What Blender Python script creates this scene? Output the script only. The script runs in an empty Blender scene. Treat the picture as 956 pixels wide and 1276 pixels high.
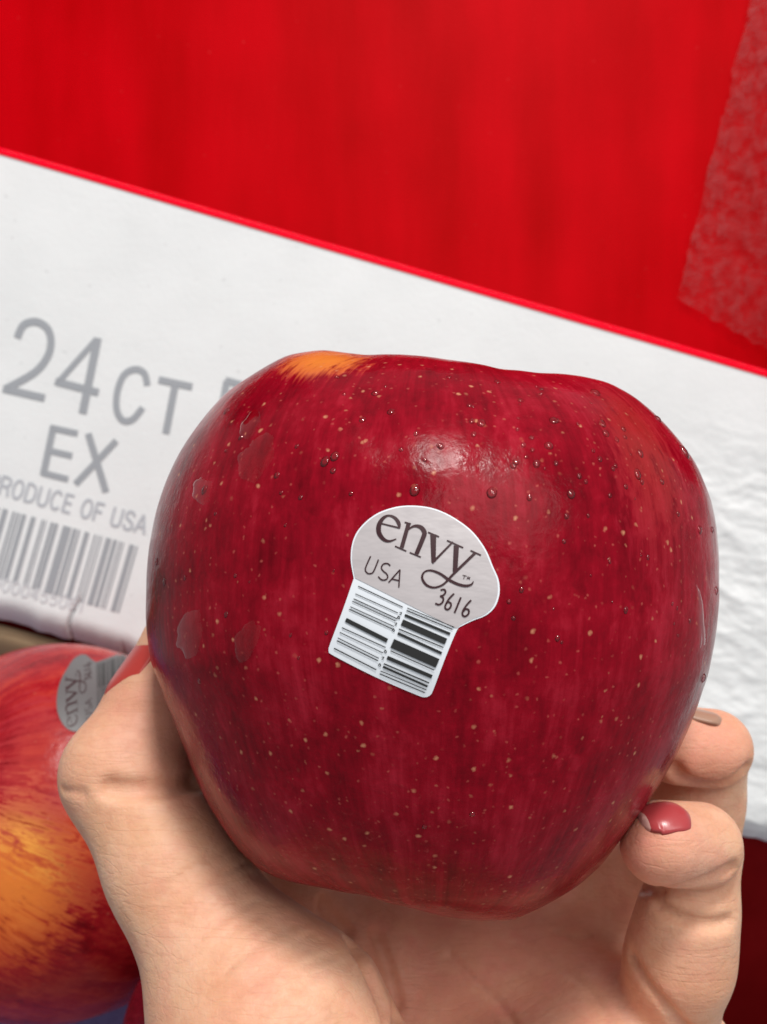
import bpy, math, random
import numpy as np
from mathutils import Vector, Matrix, noise

random.seed(7); np.random.seed(7)
scene = bpy.context.scene
COL = scene.collection

# ------------------------------------------------------------------ frame
# Everything is laid out in metres in a frame at the camera (x right, y up, z back);
# at the end every top-level object is turned so that world z is up.
F = 1300.0; CX, CY = 478.0, 638.0
def P(u, v, d): return np.array([(u-CX)/F*d, (CY-v)/F*d, -d])
ROLL = math.radians(16.2); PITCH = math.radians(50)
EX = np.array([math.cos(ROLL), -math.sin(ROLL), 0.0])
EY = np.array([math.sin(ROLL), math.cos(ROLL), 0.0])
EZ = np.array([0, 0, 1.0])
UP = math.cos(PITCH)*EY + math.sin(PITCH)*EZ          # world up
FW = np.cross(UP, EX)                                 # world y (away from the viewer)
HZ = -FW                                              # horizontal, towards the viewer
W = Matrix((list(EX)+[0], list(FW)+[0], list(UP)+[0], [0, 0, 0, 1]))
W = Matrix.Translation((0, 0, 0.62)) @ W

# ------------------------------------------------------------------ camera
cd = bpy.data.cameras.new('camera'); cam = bpy.data.objects.new('camera', cd); COL.objects.link(cam)
cd.sensor_fit = 'HORIZONTAL'; cd.sensor_width = 36.0; cd.lens = F/956*36.0
cd.clip_start = 0.005; cd.clip_end = 50
cd.dof.use_dof = True; cd.dof.focus_distance = 0.136; cd.dof.aperture_fstop = 46
scene.camera = cam
# ------------------------------------------------------------------ light (indoor shop: ceiling panels)
w = bpy.data.worlds.new('World'); scene.world = w; w.use_nodes = True
bg = w.node_tree.nodes['Background']; bg.inputs[0].default_value = (0.93, 0.97, 1.0, 1); bg.inputs[1].default_value = 0.36
def area(name, target, direction, dist, sx, sy, power, col=(1, 0.97, 0.93)):
    l = bpy.data.lights.new(name, 'AREA'); l.shape = 'RECTANGLE'; l.size = sx; l.size_y = sy
    l.energy = power; l.color = col
    o = bpy.data.objects.new(name, l); COL.objects.link(o)
    d = Vector(direction).normalized()
    o.matrix_world = Matrix.Translation(Vector(target)+d*dist) @ d.to_track_quat('Z', 'Y').to_matrix().to_4x4()
    return o
area('ceiling_lamp', (0, -0.03, -0.2), (0.07, 0.86, 0.50), 1.5, 0.22, 0.22, 17)
area('ceiling_lamp', (0, -0.03, -0.2), (0.35, 0.55, 0.74), 2.2, 1.5, 1.0, 23)
scene.view_settings.view_transform = 'Standard'; scene.view_settings.look = 'None'
scene.view_settings.exposure = 0.0; scene.view_settings.gamma = 1.0
scene.render.engine = 'CYCLES'
scene.render.resolution_x = 767; scene.render.resolution_y = 1024

# ------------------------------------------------------------------ helpers
def link(o, parent=None):
    COL.objects.link(o)
    if parent is not None: o.parent = parent
    return o
def tag(o, label=None, cat=None, group=None, kind=None):
    if label: o['label'] = label
    if cat: o['category'] = cat
    if group: o['group'] = group
    if kind: o['kind'] = kind
    return o
def thing(name, origin, label, cat, group=None):
    o = bpy.data.objects.new(name, None); COL.objects.link(o); o.empty_display_size = 0.02
    o.location = Vector(origin); o['org'] = [float(a) for a in origin]
    return tag(o, label, cat, group)
def org(o): return np.array(o['org']) if (o is not None and 'org' in o) else np.zeros(3)
def mesh(name, V, Fc, mat, parent=None, smooth=True):
    V = np.asarray(V, float)
    og = org(parent)
    me = bpy.data.meshes.new(name)
    me.from_pydata([tuple(p) for p in (V-og)], [], [tuple(int(i) for i in f) for f in Fc])
    if smooth: me.polygons.foreach_set('use_smooth', [True]*len(me.polygons))
    me.materials.append(mat); me.update()
    o = link(bpy.data.objects.new(name, me), parent)
    o['org'] = [float(a) for a in og]
    return o
def grid_faces(n, m, wrap=False):
    f = []
    for i in range(n-1):
        for j in range(m if wrap else m-1):
            a = i*m+j; b = i*m+(j+1) % m
            f.append((a, b, b+m, a+m))
    return f
def catmull(pts, sub):
    pts = [np.array(p, float) for p in pts]; out = []
    n = len(pts)
    for i in range(n-1):
        p0 = pts[max(i-1, 0)]; p1 = pts[i]; p2 = pts[i+1]; p3 = pts[min(i+2, n-1)]
        for k in range(sub):
            t = k/sub
            out.append(0.5*((2*p1)+(-p0+p2)*t+(2*p0-5*p1+4*p2-p3)*t*t+(-p0+3*p1-3*p2+p3)*t**3))
    out.append(pts[-1]); return np.array(out)
class Flat:
    """collects 2D ribbons / polygons (pixel plane) that are then laid on a surface"""
    def __init__(s): s.v = []; s.f = []
    def ribbon(s, pts, w=None, sub=5, curve=True):
        pts = [tuple(p) if len(p) == 3 else (p[0], p[1], w) for p in pts]
        if len(pts) == 2: sub = max(sub, 8)
        q = catmull(pts, sub) if (curve or len(pts) == 2) else np.array(sum([[
            np.array(pts[i])*(1-k/4)+np.array(pts[i+1])*k/4 for k in range(4)] for i in range(len(pts)-1)], [])+[np.array(pts[-1])])
        d = np.gradient(q[:, :2], axis=0); d /= np.linalg.norm(d, axis=1)[:, None]+1e-9
        nrm = np.stack([-d[:, 1], d[:, 0]], 1); b = len(s.v)
        for c, n_, ww in zip(q[:, :2], nrm, q[:, 2]):
            s.v.append(c+n_*ww/2); s.v.append(c-n_*ww/2)
        for i in range(len(q)-1): s.f.append((b+2*i, b+2*i+1, b+2*i+3, b+2*i+2))
    def star(s, outline, c, rings=12, n=140):
        o = np.array(outline+[outline[0]], float)
        L = np.concatenate([[0], np.cumsum(np.linalg.norm(np.diff(o, axis=0), axis=1))])
        t = np.linspace(0, L[-1], n, endpoint=False)
        o = np.stack([np.interp(t, L, o[:, 0]), np.interp(t, L, o[:, 1])], 1)
        b = len(s.v); s.v.append(np.array(c, float))
        for r in range(1, rings+1):
            for p in o: s.v.append(np.array(c)+(p-np.array(c))*r/rings)
        for j in range(n): s.f.append((b, b+1+j, b+1+(j+1) % n))
        for r in range(rings-1):
            for j in range(n):
                a = b+1+r*n+j; e = b+1+r*n+(j+1) % n
                s.f.append((a, a+n, e+n, e))

# ------------------------------------------------------------------ node helper
class NT:
    def __init__(s, name):
        s.m = bpy.data.materials.new(name); s.m.use_nodes = True; s.t = s.m.node_tree
        s.b = s.t.nodes['Principled BSDF']; s.out = s.t.nodes['Material Output']
    def n(s, typ, ins=None, **kw):
        nd = s.t.nodes.new(typ)
        for k, v in kw.items(): setattr(nd, k, v)
        for k, v in (ins or {}).items(): s.set(nd.inputs[k], v)
        return nd
    def set(s, sock, v):
        if isinstance(v, bpy.types.NodeSocket): s.t.links.new(v, sock)
        else: sock.default_value = v
    def p(s, **kw):
        for k, v in kw.items(): s.set(s.b.inputs[k.replace('_', ' ')], v)
    def math(s, op, a, b=0.0, clamp=False):
        nd = s.n('ShaderNodeMath', operation=op, use_clamp=clamp); s.set(nd.inputs[0], a); s.set(nd.inputs[1], b); return nd.outputs[0]
    def vmath(s, op, a, b=(0, 0, 0)):
        nd = s.n('ShaderNodeVectorMath', operation=op); s.set(nd.inputs[0], a)
        if op == 'SCALE': s.set(nd.inputs['Scale'], b)
        else: s.set(nd.inputs[1], b)
        return nd.outputs['Value'] if op in ('DISTANCE', 'LENGTH', 'DOT_PRODUCT') else nd.outputs[0]
    def mix(s, fac, a, b, blend='MIX'):
        nd = s.n('ShaderNodeMix', data_type='RGBA', blend_type=blend); s.set(nd.inputs[0], fac)
        s.set(nd.inputs[6], a); s.set(nd.inputs[7], b); return nd.outputs[2]
    def ramp(s, fac, stops, interp='LINEAR'):
        nd = s.n('ShaderNodeValToRGB'); s.set(nd.inputs[0], fac); r = nd.color_ramp; r.interpolation = interp
        while len(r.elements) < len(stops): r.elements.new(0.5)
        for e, (p, c) in zip(r.elements, stops):
            e.position = p; e.color = (c, c, c, 1) if not isinstance(c, tuple) else c
        return nd.outputs[0]
    def noise(s, vec, scale, detail=3, rough=0.5, dist=0.0):
        nd = s.n('ShaderNodeTexNoise', {'Vector': vec, 'Scale': scale, 'Detail': detail, 'Roughness': rough, 'Distortion': dist})
        return nd.outputs[0]
    def obj(s): return s.n('ShaderNodeTexCoord').outputs['Object']
    def bump(s, h, dist, strength=1.0, prev=None):
        nd = s.n('ShaderNodeBump', {'Height': h, 'Distance': dist, 'Strength': strength})
        if prev is not None: s.set(nd.inputs['Normal'], prev)
        return nd.outputs[0]
def plain(name, col, rough=0.5, **kw):
    k = NT(name); k.p(Base_Color=col+(1,), Roughness=rough, **kw); return k.m

# ------------------------------------------------------------------ the large structure: red carton with white panel
UC = math.cos(ROLL); US = math.sin(ROLL)
def st2px(s, t): return (s*UC-t*US, 185+s*US+t*UC)
def px2st(u, v): du, dv = u, v-185; return (du*UC+dv*US, -du*US+dv*UC)
DP = 0.300
def fbm(p, o=4): return noise.fractal(Vector(p), 1.0, 2.0, o)
def sstep(a, b, x): x = min(max((x-a)/(b-a), 0), 1); return x*x*(3-2*x)
TMAX = 568.0
CRACKS = [(250.0, 505.0), (319.0, 545.0)]
def panel_h(s, t):
    """relief of the white panel towards the camera (m)"""
    u, v = st2px(s, t)
    h = 0.0010*noise.noise((s*0.004, t*0.004, 3))
    wr = sstep(800, 960, u+0.12*(v-450))*sstep(30, 170, t)
    if wr > 0:
        q = (s*0.0045+0.5*noise.noise((s*0.006, t*0.006, 1)), t*0.016, 0.3)
        r = 1-abs(noise.noise(q))*2
        r2 = 1-abs(noise.noise((s*0.012, t*0.035+0.6*noise.noise((s*0.01, t*0.01, 5)), 7)))*2
        r3 = 1-abs(noise.noise((s*0.03+0.5*noise.noise((s*0.02, t*0.03, 6)), t*0.085, 11)))*2
        h += wr*(0.0006*r*max(r, 0)+0.00013*r2+0.00024*r3*abs(r3)+0.00028*fbm((s*0.04, t*0.07, 2)))
    lo = sstep(500, TMAX, t)
    h += lo*0.0012*noise.noise((s*0.02, t*0.01, 9))
    for cs, ct in CRACKS:
        if t > ct:
            c = cs+3*math.sin(t*0.09); h -= 0.0022*math.exp(-((s-c)/1.7)**2)*sstep(ct, ct+25, t)
    e = TMAX-t                                     # rolled, worn lower edge
    if e < 34: h -= 0.0055*(1-e/34)**2
    return h
def panel_pt(s, t, off=0.0):
    u, v = st2px(s, t); p = P(u, v, DP); p[2] += panel_h(s, t)+off; return p
def edge_t(s): return 5*noise.noise((s*0.013, 0, 4))+2.0*noise.noise((s*0.06, 0, 8))

def paper_mat():
    k = NT('white_printed_board'); o = k.obj()
    n1 = k.noise(o, 60, 4); n2 = k.noise(o, 700, 3)
    col = k.mix(k.ramp(n1, [(0.35, 0.0), (0.75, 1.0)]), (0.79, 0.81, 0.82, 1), (0.745, 0.765, 0.775, 1))
    # scuffs: a smudged patch above the apple and faint specks
    p = panel_pt(*px2st(445, 385))
    d = k.vmath('DISTANCE', k.vmath('MULTIPLY', o, (1, 0.55, 1)), (p[0], p[1]*0.55, p[2]))
    reg = k.ramp(d, [(0.004, 0.85), (0.024, 0.0)])
    sc = k.ramp(k.noise(o, 330, 5, 0.7), [(0.50, 0.0), (0.64, 1.0)])
    col = k.mix(k.math('MULTIPLY', reg, sc), col, (0.50, 0.50, 0.50, 1))
    p2 = panel_pt(*px2st(940, 780)); d2 = k.vmath('DISTANCE', o, tuple(p2))
    reg2 = k.math('MULTIPLY', k.ramp(d2, [(0.010, 0.8), (0.055, 0.0)]), k.ramp(k.noise(o, 130, 5, 0.65), [(0.35, 0.2), (0.6, 1.0)]))
    col = k.mix(reg2, col, (0.55, 0.52, 0.51, 1))
    sp = k.ramp(k.noise(o, 420, 2, 0.5), [(0.70, 0.0), (0.76, 0.35)])
    col = k.mix(sp, col, (0.45, 0.45, 0.46, 1))
    k.p(Base_Color=col, Roughness=k.ramp(n1, [(0.3, 0.42), (0.8, 0.6)]))
    k.p(Normal=k.bump(n2, 0.00012, 0.6, k.bump(n1, 0.0004, 0.5)))
    return k.m
def red_mat(name, c1, c2, rough):
    k = NT(name); o = k.obj()
    st = k.noise(k.vmath('MULTIPLY', o, (60, 9, 9)), 1.0, 4, 0.55)
    n2 = k.noise(o, 25, 4)
    f = k.math('ADD', k.math('MULTIPLY', st, 0.6), k.math('MULTIPLY', n2, 0.4))
    sp = k.ramp(k.noise(o, 500, 2), [(0.74, 0.0), (0.79, 0.3)])
    col = k.mix(k.ramp(f, [(0.35, 0.0), (0.65, 1.0)]), c1+(1,), c2+(1,))
    col = k.mix(sp, col, (0.6, 0.05, 0.05, 1))
    k.p(Base_Color=col, Roughness=rough, Specular_IOR_Level=0.03)
    k.p(Normal=k.bump(st, 0.0008, 0.3, k.bump(k.noise(o, 900, 2), 0.00006, 0.5)))
    return k.m
M_paper = paper_mat()
M_red = red_mat('red_coated_board', (0.42, 0.0005, 0.002), (0.56, 0.0008, 0.005), 0.5)
M_redline = plain('red_print', (0.80, 0.002, 0.02), 0.5, Specular_IOR_Level=0.03)
M_grey = plain('grey_print', (0.34, 0.36, 0.39), 0.55)
M_grey2 = plain('pale_grey_print', (0.46, 0.48, 0.52), 0.55)
def kraft_mat():
    k = NT('kraft_board'); o = k.obj()
    col = k.mix(k.noise(k.vmath('MULTIPLY', o, (1, 8, 1)), 120, 4), (0.30, 0.20, 0.11, 1), (0.38, 0.27, 0.16, 1))
    k.p(Base_Color=col, Roughness=0.8, Normal=k.bump(k.noise(o, 400, 3), 0.0002, 0.5)); return k.m
M_kraft = kraft_mat()

carton = thing('printed_carton', P(478, 900, DP),
               'glossy red carton with a white printed band, leaning behind the held apple', 'carton')
# white panel
ss = sorted(set([float(a) for a in np.arange(-260, 830, 5)]+[float(a) for a in np.arange(830, 1250, 2.5)]+[float(a) for a in np.arange(1250, 1500, 6)]+[c+3*0+d for c, _ in CRACKS for d in np.arange(-9, 9, 1.0)]))
tt = list(np.arange(0, TMAX-40, 3.0))+list(np.linspace(TMAX-40, TMAX, 16))
V = []
for t in tt:
    for s in ss:
        k_ = sstep(430, TMAX, t)
        V.append(panel_pt(s, t, 0.0)+(-EY)*edge_t(s)*k_*DP/F)
panel = mesh('white_panel', V, [f[::-1] for f in grid_faces(len(tt), len(ss))], M_paper, carton)
tag(panel, 'white printed panel with wrinkled right end')
so = panel.modifiers.new('thickness', 'SOLIDIFY'); so.thickness = 0.0035; so.offset = -1
# red line printed along the upper edge
V = []
for j in range(5):
    for s in np.arange(-260, 1500, 5.0):
        tj = [7.5, 4, 0.5, -1.0, -1.5][j]; back = [0.00025, 0.00025, 0.0002, -0.0012, -0.0036][j]
        V.append(panel_pt(s, max(tj, 0), back)+EY*max(-tj, 0)*DP/F+(EY*0.0004 if j > 2 else 0))
mesh('red_border', V, grid_faces(5, len(np.arange(-260, 1500, 5.0))), M_redline, carton)
# red wall behind, slightly bowed
V = []
na, nb = 90, 60
for j in range(nb):
    for i in range(na):
        s = -420+i*2050/(na-1); t = 25-j*760/(nb-1)
        u, v = st2px(s, t); d = DP+0.014
        p = P(u, v, d); x = (s-470)/600
        p[2] -= 0.022*x*x+0.0006*noise.noise((s*0.01, t*0.004, 2))
        V.append(p)
wall = mesh('red_wall', V, grid_faces(na and nb, na), M_red, carton)
so = wall.modifiers.new('thickness', 'SOLIDIFY'); so.thickness = 0.004; so.offset = -1

for s0_ in (-150.0, 1110.0):      # unseen side walls, added to shade both ends of the red wall
    V = []
    for j in range(30):
        for i in range(12):
            u, v = st2px(s0_, 8-j*720/29); p = P(u, v, DP+0.034); p[2] += 0.105*i/11; p += EX*0.0006*noise.noise((i*0.5, j*0.4, s0_)); V.append(p)
    so = mesh('side_wall', V, grid_faces(30, 12), M_red, carton).modifiers.new('thickness', 'SOLIDIFY'); so.thickness = 0.004; so.offset = 0
# --- lettering on the panel -------------------------------------------------
def put_on_panel(fl, name, mat, parent, off=0.00022):
    V = []
    for p in fl.v:
        s, t = px2st(p[0], p[1]); V.append(panel_pt(s, t, off))
    return mesh(name, V, fl.f, mat, parent)
def arcp(cx, cy, rx, ry, a0, a1, n=10):
    return [(cx+rx*math.cos(math.radians(a0+(a1-a0)*i/n)), cy+ry*math.sin(math.radians(a0+(a1-a0)*i/n))) for i in range(n+1)]
# mini stroke font: unit cell, width in [0,w], height 1, y up; (points, curved)
FONT = {
 'P': (0.55, [([(0.05, 0), (0.05, 1)], 0), ([(0.05, 0.97), (0.3, 0.97), (0.5, 0.88), (0.54, 0.74), (0.5, 0.58), (0.3, 0.48), (0.05, 0.48)], 1)]),
 'R': (0.58, [([(0.05, 0), (0.05, 1)], 0), ([(0.05, 0.97), (0.3, 0.97), (0.5, 0.88), (0.53, 0.74), (0.48, 0.57), (0.3, 0.48), (0.05, 0.48)], 1), ([(0.32, 0.48), (0.45, 0.38), (0.5, 0.2), (0.54, 0)], 1)]),
 'O': (0.6, [(arcp(0.3, 0.5, 0.26, 0.48, 90, 450, 20), 1)]),
 '0': (0.6, [(arcp(0.3, 0.5, 0.26, 0.48, 90, 450, 20), 1)]),
 'D': (0.58, [([(0.05, 0), (0.05, 1)], 0), ([(0.05, 0.97), (0.28, 0.97), (0.48, 0.82), (0.54, 0.5), (0.48, 0.18), (0.28, 0.03), (0.05, 0.03)], 1)]),
 'U': (0.58, [([(0.05, 1), (0.05, 0.3), (0.12, 0.08), (0.29, 0.02), (0.46, 0.08), (0.53, 0.3), (0.53, 1)], 1)]),
 'C': (0.6, [(arcp(0.32, 0.5, 0.27, 0.48, 42, 318, 18), 1)]),
 'E': (0.5, [([(0.05, 0), (0.05, 1)], 0), ([(0.05, 0.96), (0.48, 0.96)], 0), ([(0.05, 0.52), (0.44, 0.52)], 0), ([(0.05, 0.04), (0.48, 0.04)], 0)]),
 'F': (0.48, [([(0.05, 0), (0.05, 1)], 0), ([(0.05, 0.96), (0.48, 0.96)], 0), ([(0.05, 0.52), (0.42, 0.52)], 0)]),
 'S': (0.55, [([(0.5, 0.78), (0.44, 0.92), (0.28, 0.98), (0.12, 0.92), (0.06, 0.76), (0.13, 0.6), (0.3, 0.5), (0.46, 0.4), (0.51, 0.24), (0.44, 0.08), (0.27, 0.02), (0.1, 0.08), (0.04, 0.24)], 1)]),
 'A': (0.6, [([(0.0, 0), (0.29, 1)], 0), ([(0.29, 1), (0.58, 0)], 0), ([(0.11, 0.33), (0.47, 0.33)], 0)]),
 '4': (0.6, [([(0.42, 0), (0.42, 1)], 0), ([(0.42, 0.97), (0.03, 0.3)], 0), ([(0.03, 0.28), (0.58, 0.28)], 0)]),
 '5': (0.58, [([(0.48, 0.96), (0.12, 0.96)], 0), ([(0.12, 0.96), (0.08, 0.52)], 0), ([(0.08, 0.54), (0.28, 0.63), (0.47, 0.52), (0.52, 0.32), (0.45, 0.1), (0.27, 0.02), (0.05, 0.12)], 1)]),
 '6': (0.58, [([(0.48, 0.82), (0.38, 0.95), (0.25, 0.96), (0.1, 0.78), (0.06, 0.4), (0.12, 0.12), (0.29, 0.02), (0.46, 0.12), (0.52, 0.32), (0.44, 0.54), (0.28, 0.6), (0.1, 0.48), (0.06, 0.35)], 1)]),
 '1': (0.4, [([(0.25, 0), (0.25, 1)], 0), ([(0.25, 0.98), (0.1, 0.84)], 0)]),
 ' ': (0.25, []),
}
def text(fl, string, u0, v0, size, width, ang, lw, gap=0.13):
    """baseline start (u0, v0) in px, cap height in px, letters stretched by width"""
    c, s_ = math.cos(ang), math.sin(ang); x = 0.0
    for ch in string:
        wd, strokes = FONT[ch]
        for pts, cv in strokes:
            q = []
            for (a, b) in pts:
                lx = (x+a*width)*size; ly = b*size
                q.append((u0+lx*c+ly*s_, v0+lx*s_-ly*c, lw))
            fl.ribbon(q, curve=bool(cv), sub=3)
        x += (wd+gap)*width
fl = Flat()
lw = 9.0
fl.ribbon([(22, 421), (30, 405), (46, 401), (60, 410), (64, 428), (58, 447), (42, 465), (8, 484)], lw)       # 2
fl.ribbon([(4, 484), (56, 496)], lw)
fl.ribbon([(122, 421), (103, 515)], lw+1); fl.ribbon([(120, 423), (71, 478)], lw-2); fl.ribbon([(69, 475), (123, 489)], lw)   # 4
fl.ribbon([(184, 480), (180, 465), (168, 460), (154, 468), (146, 490), (146, 512), (154, 524), (166, 522), (178, 508)], 8)   # C
fl.ribbon([(198, 473), (240, 482)], 8.5); fl.ribbon([(219, 478), (207, 540)], 9)                                         # T
fl.ribbon([(281, 474), (325, 486)], 8.5); fl.ribbon([(283, 475), (270, 545)], 8.5); fl.ribbon([(277, 508), (312, 516)], 8)
fl.ribbon([(67, 530), (54, 592)], 8.5); fl.ribbon([(64, 533), (97, 540)], 7.5); fl.ribbon([(60, 561), (90, 568)], 7.5); fl.ribbon([(53, 589), (85, 597)], 7.5)   # E
fl.ribbon([(110, 540), (132, 613)], 8.5); fl.ribbon([(145, 549), (94, 603)], 8)                                         # X
put_on_panel(fl, 'size_lettering', M_grey, panel)
fl = Flat()
text(fl, 'PRODUCE OF USA', -17, 611, 23.5, 0.96, math.radians(15.6), 3.2, gap=0.135)
put_on_panel(fl, 'origin_lettering', M_grey2, panel)
fl = Flat()
text(fl, '00000455061', -22, 729, 16, 1.02, math.radians(15.6), 2.6, gap=0.16)
put_on_panel(fl, 'code_digits', plain('faint_grey_print', (0.62, 0.63, 0.66), 0.6), panel)
fl = Flat()
a = math.radians(15.8); ca, sa = math.cos(a), math.sin(a)
bars = [(-30, 4), (-22, 7), (-12, 3), (0, 4), (9, 7), (19.5, 3), (23.5, 2), (27, 2.5), (33, 6), (45, 6.5), (57, 3), (61, 2), (69, 4), (74.5, 5.5), (85, 4), (90, 8), (98.5, 5.5), (104, 3), (114, 6.5), (124.5, 2.5), (129, 2), (133, 2), (142, 7.5), (150.5, 5.5), (157, 2.5), (161, 2), (172, 7), (178.5, 2.5)]
for x, wd in bars:
    u0, v0 = -1+x*ca, 632+x*sa
    fl.ribbon([(u0, v0), (u0-sa*86, v0+ca*86)], wd*0.93, sub=10)
put_on_panel(fl, 'barcode', M_grey, panel)

# --- packing tape on the red wall -------------------------------------------
def tape_mat():
    k = NT('packing_tape'); o = k.obj()
    n = k.noise(o, 230, 5, 0.7); m = k.noise(o, 900, 3, 0.6)
    k.p(Base_Color=(0.34, 0.07, 0.075, 1), Roughness=k.ramp(n, [(0.3, 0.22), (0.7, 0.55)]))
    k.p(Alpha=k.math('MULTIPLY', k.ramp(n, [(0.40, 0.08), (0.60, 0.40)]), k.ramp(m, [(0.3, 0.55), (0.6, 1.0)])))
    k.p(Normal=k.bump(n, 0.0012, 0.8)); return k.m
def tape_pt(u, v):
    s, t = px2st(u, v); x = (s-470)/600; return P(u, v, DP+0.0125+0.022*x*x)
V = []
for j in range(60):
    for i in range(40):
        fj = j/59; fi = i/39
        lx = 946-102*fj+6*noise.noise((fj*9, 1, 1))+3*noise.noise((fj*40, 2, 1))
        yb = -40+fj*412
        u = lx+fi*150; v = yb+fi*85+(5*noise.noise((fi*12, 3, 2)) if j == 59 else 0)
        p = tape_pt(u, v); p[2] += 0.0004*noise.noise((u*0.06, v*0.06, 3)); V.append(p)
tag(mesh('packing_tape', V, grid_faces(60, 40), tape_mat(), carton), 'clear bubbled packing tape')

# ------------------------------------------------------------------ lower carton that holds the tray
EDGE0 = panel_pt(*px2st(300, 868))     # a point on the panel's lower edge
box = thing('open_carton', EDGE0-UP*0.30, 'dark open carton under the white band, holding the purple tray', 'carton')
def slab(name, o, a, b, nrm, th, mat, parent, na=30, nb=20, amp=0.0006):
    """board: corner o, spanned by vectors a and b, thickness th against nrm, slightly uneven"""
    V = []; nrm = np.array(nrm)/np.linalg.norm(nrm)
    for j in range(nb):
        for i in range(na):
            q = o+a*i/(na-1)+b*j/(nb-1)
            V.append(q+nrm*amp*noise.noise(tuple(q*25)))
    ob = mesh(name, V, grid_faces(nb, na), mat, parent)
    # make sure normals follow nrm
    n = ob.data.polygons[0].normal
    if n.dot(Vector(nrm)) < 0: ob.data.flip_normals()
    m = ob.modifiers.new('thickness', 'SOLIDIFY'); m.thickness = th; m.offset = -1
    return ob
M_maroon = red_mat('dark_red_board', (0.20, 0.003, 0.004), (0.28, 0.006, 0.008), 0.6)
top = EDGE0-EZ*0.004+UP*0.002
slab('back_wall', top-EX*0.20, EX*0.46, -UP*0.30, HZ, 0.005, M_maroon, box)
tag(slab('kraft_liner', top-EX*0.19+HZ*0.0065-UP*0.001, EX*0.17, -UP*0.25, HZ, 0.004, M_kraft, box), 'brown kraft liner board')
slab('floor', top-EX*0.20-UP*0.30+HZ*0.001, EX*0.46, HZ*0.30, UP, 0.005, M_maroon, box)
slab('side_wall', top-EX*0.205-UP*0.30+HZ*0.001, UP*0.16, HZ*0.30, EX, 0.005, M_maroon, box)
slab('side_wall', top+EX*0.265-UP*0.30+HZ*0.001, UP*0.16, HZ*0.30, -EX, 0.005, M_maroon, box)

# ------------------------------------------------------------------ apples
OUT_L = [(402, 435), (359, 442), (319, 464), (279, 491.5), (251.5, 523), (224, 563), (204, 607), (192, 646), (185, 690), (182, 738), (183.5, 793), (188, 826), (201, 859), (216, 897), (231, 935), (247, 977), (270, 1020), (298, 1060), (326, 1085), (352, 1097), (404, 1107)]
OUT_R = [(720, 467), (757, 475.6), (789, 493), (821, 520), (848, 550), (869, 580), (887, 625), (895, 675), (896.6, 730), (895, 766), (891, 800), (882.6, 840), (876, 860), (865.5, 891), (852, 922), (835, 956), (811, 994), (790, 1024), (773, 1048), (749, 1079), (722, 1103), (688, 1124), (640, 1146)]
AC = (540.0, 790.0); AD = 0.1667
LAM = np.linspace(0, math.pi, 721)
def table(pts, sgn, top_lip, bot_lip):
    a = []
    for u, v in pts:
        x = sgn*(u-AC[0]); y = AC[1]-v; r = math.hypot(x, y)
        a.append((math.atan2(x, y), AD*math.sin(math.atan(r/F))))
    a.sort()
    la = [p[0] for p in a]; ra = [p[1] for p in a]
    r0, r1 = ra[0], ra[-1]; l0, l1 = la[0], la[-1]
    pre = [(0, r0*0.56), (l0*0.22, r0*0.66), (l0*0.45, r0*0.82), (l0*0.68, r0*0.945), (l0*0.85, r0*top_lip)]
    k = math.pi-l1
    post = [(math.pi-k*0.62, r1*bot_lip), (math.pi-k*0.36, r1*0.955), (math.pi-k*0.15, r1*0.90), (math.pi, r1*0.87)]
    la = [p[0] for p in pre]+la+[p[0] for p in post]; ra = [p[1] for p in pre]+ra+[p[1] for p in post]
    y = np.interp(LAM, la, ra)
    g = np.exp(-np.linspace(-2.2, 2.2, 33)**2); g /= g.sum()
    yp = np.concatenate([y[16:0:-1], y, y[-2:-18:-1]])
    return np.convolve(yp, g, 'valid')
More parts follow.
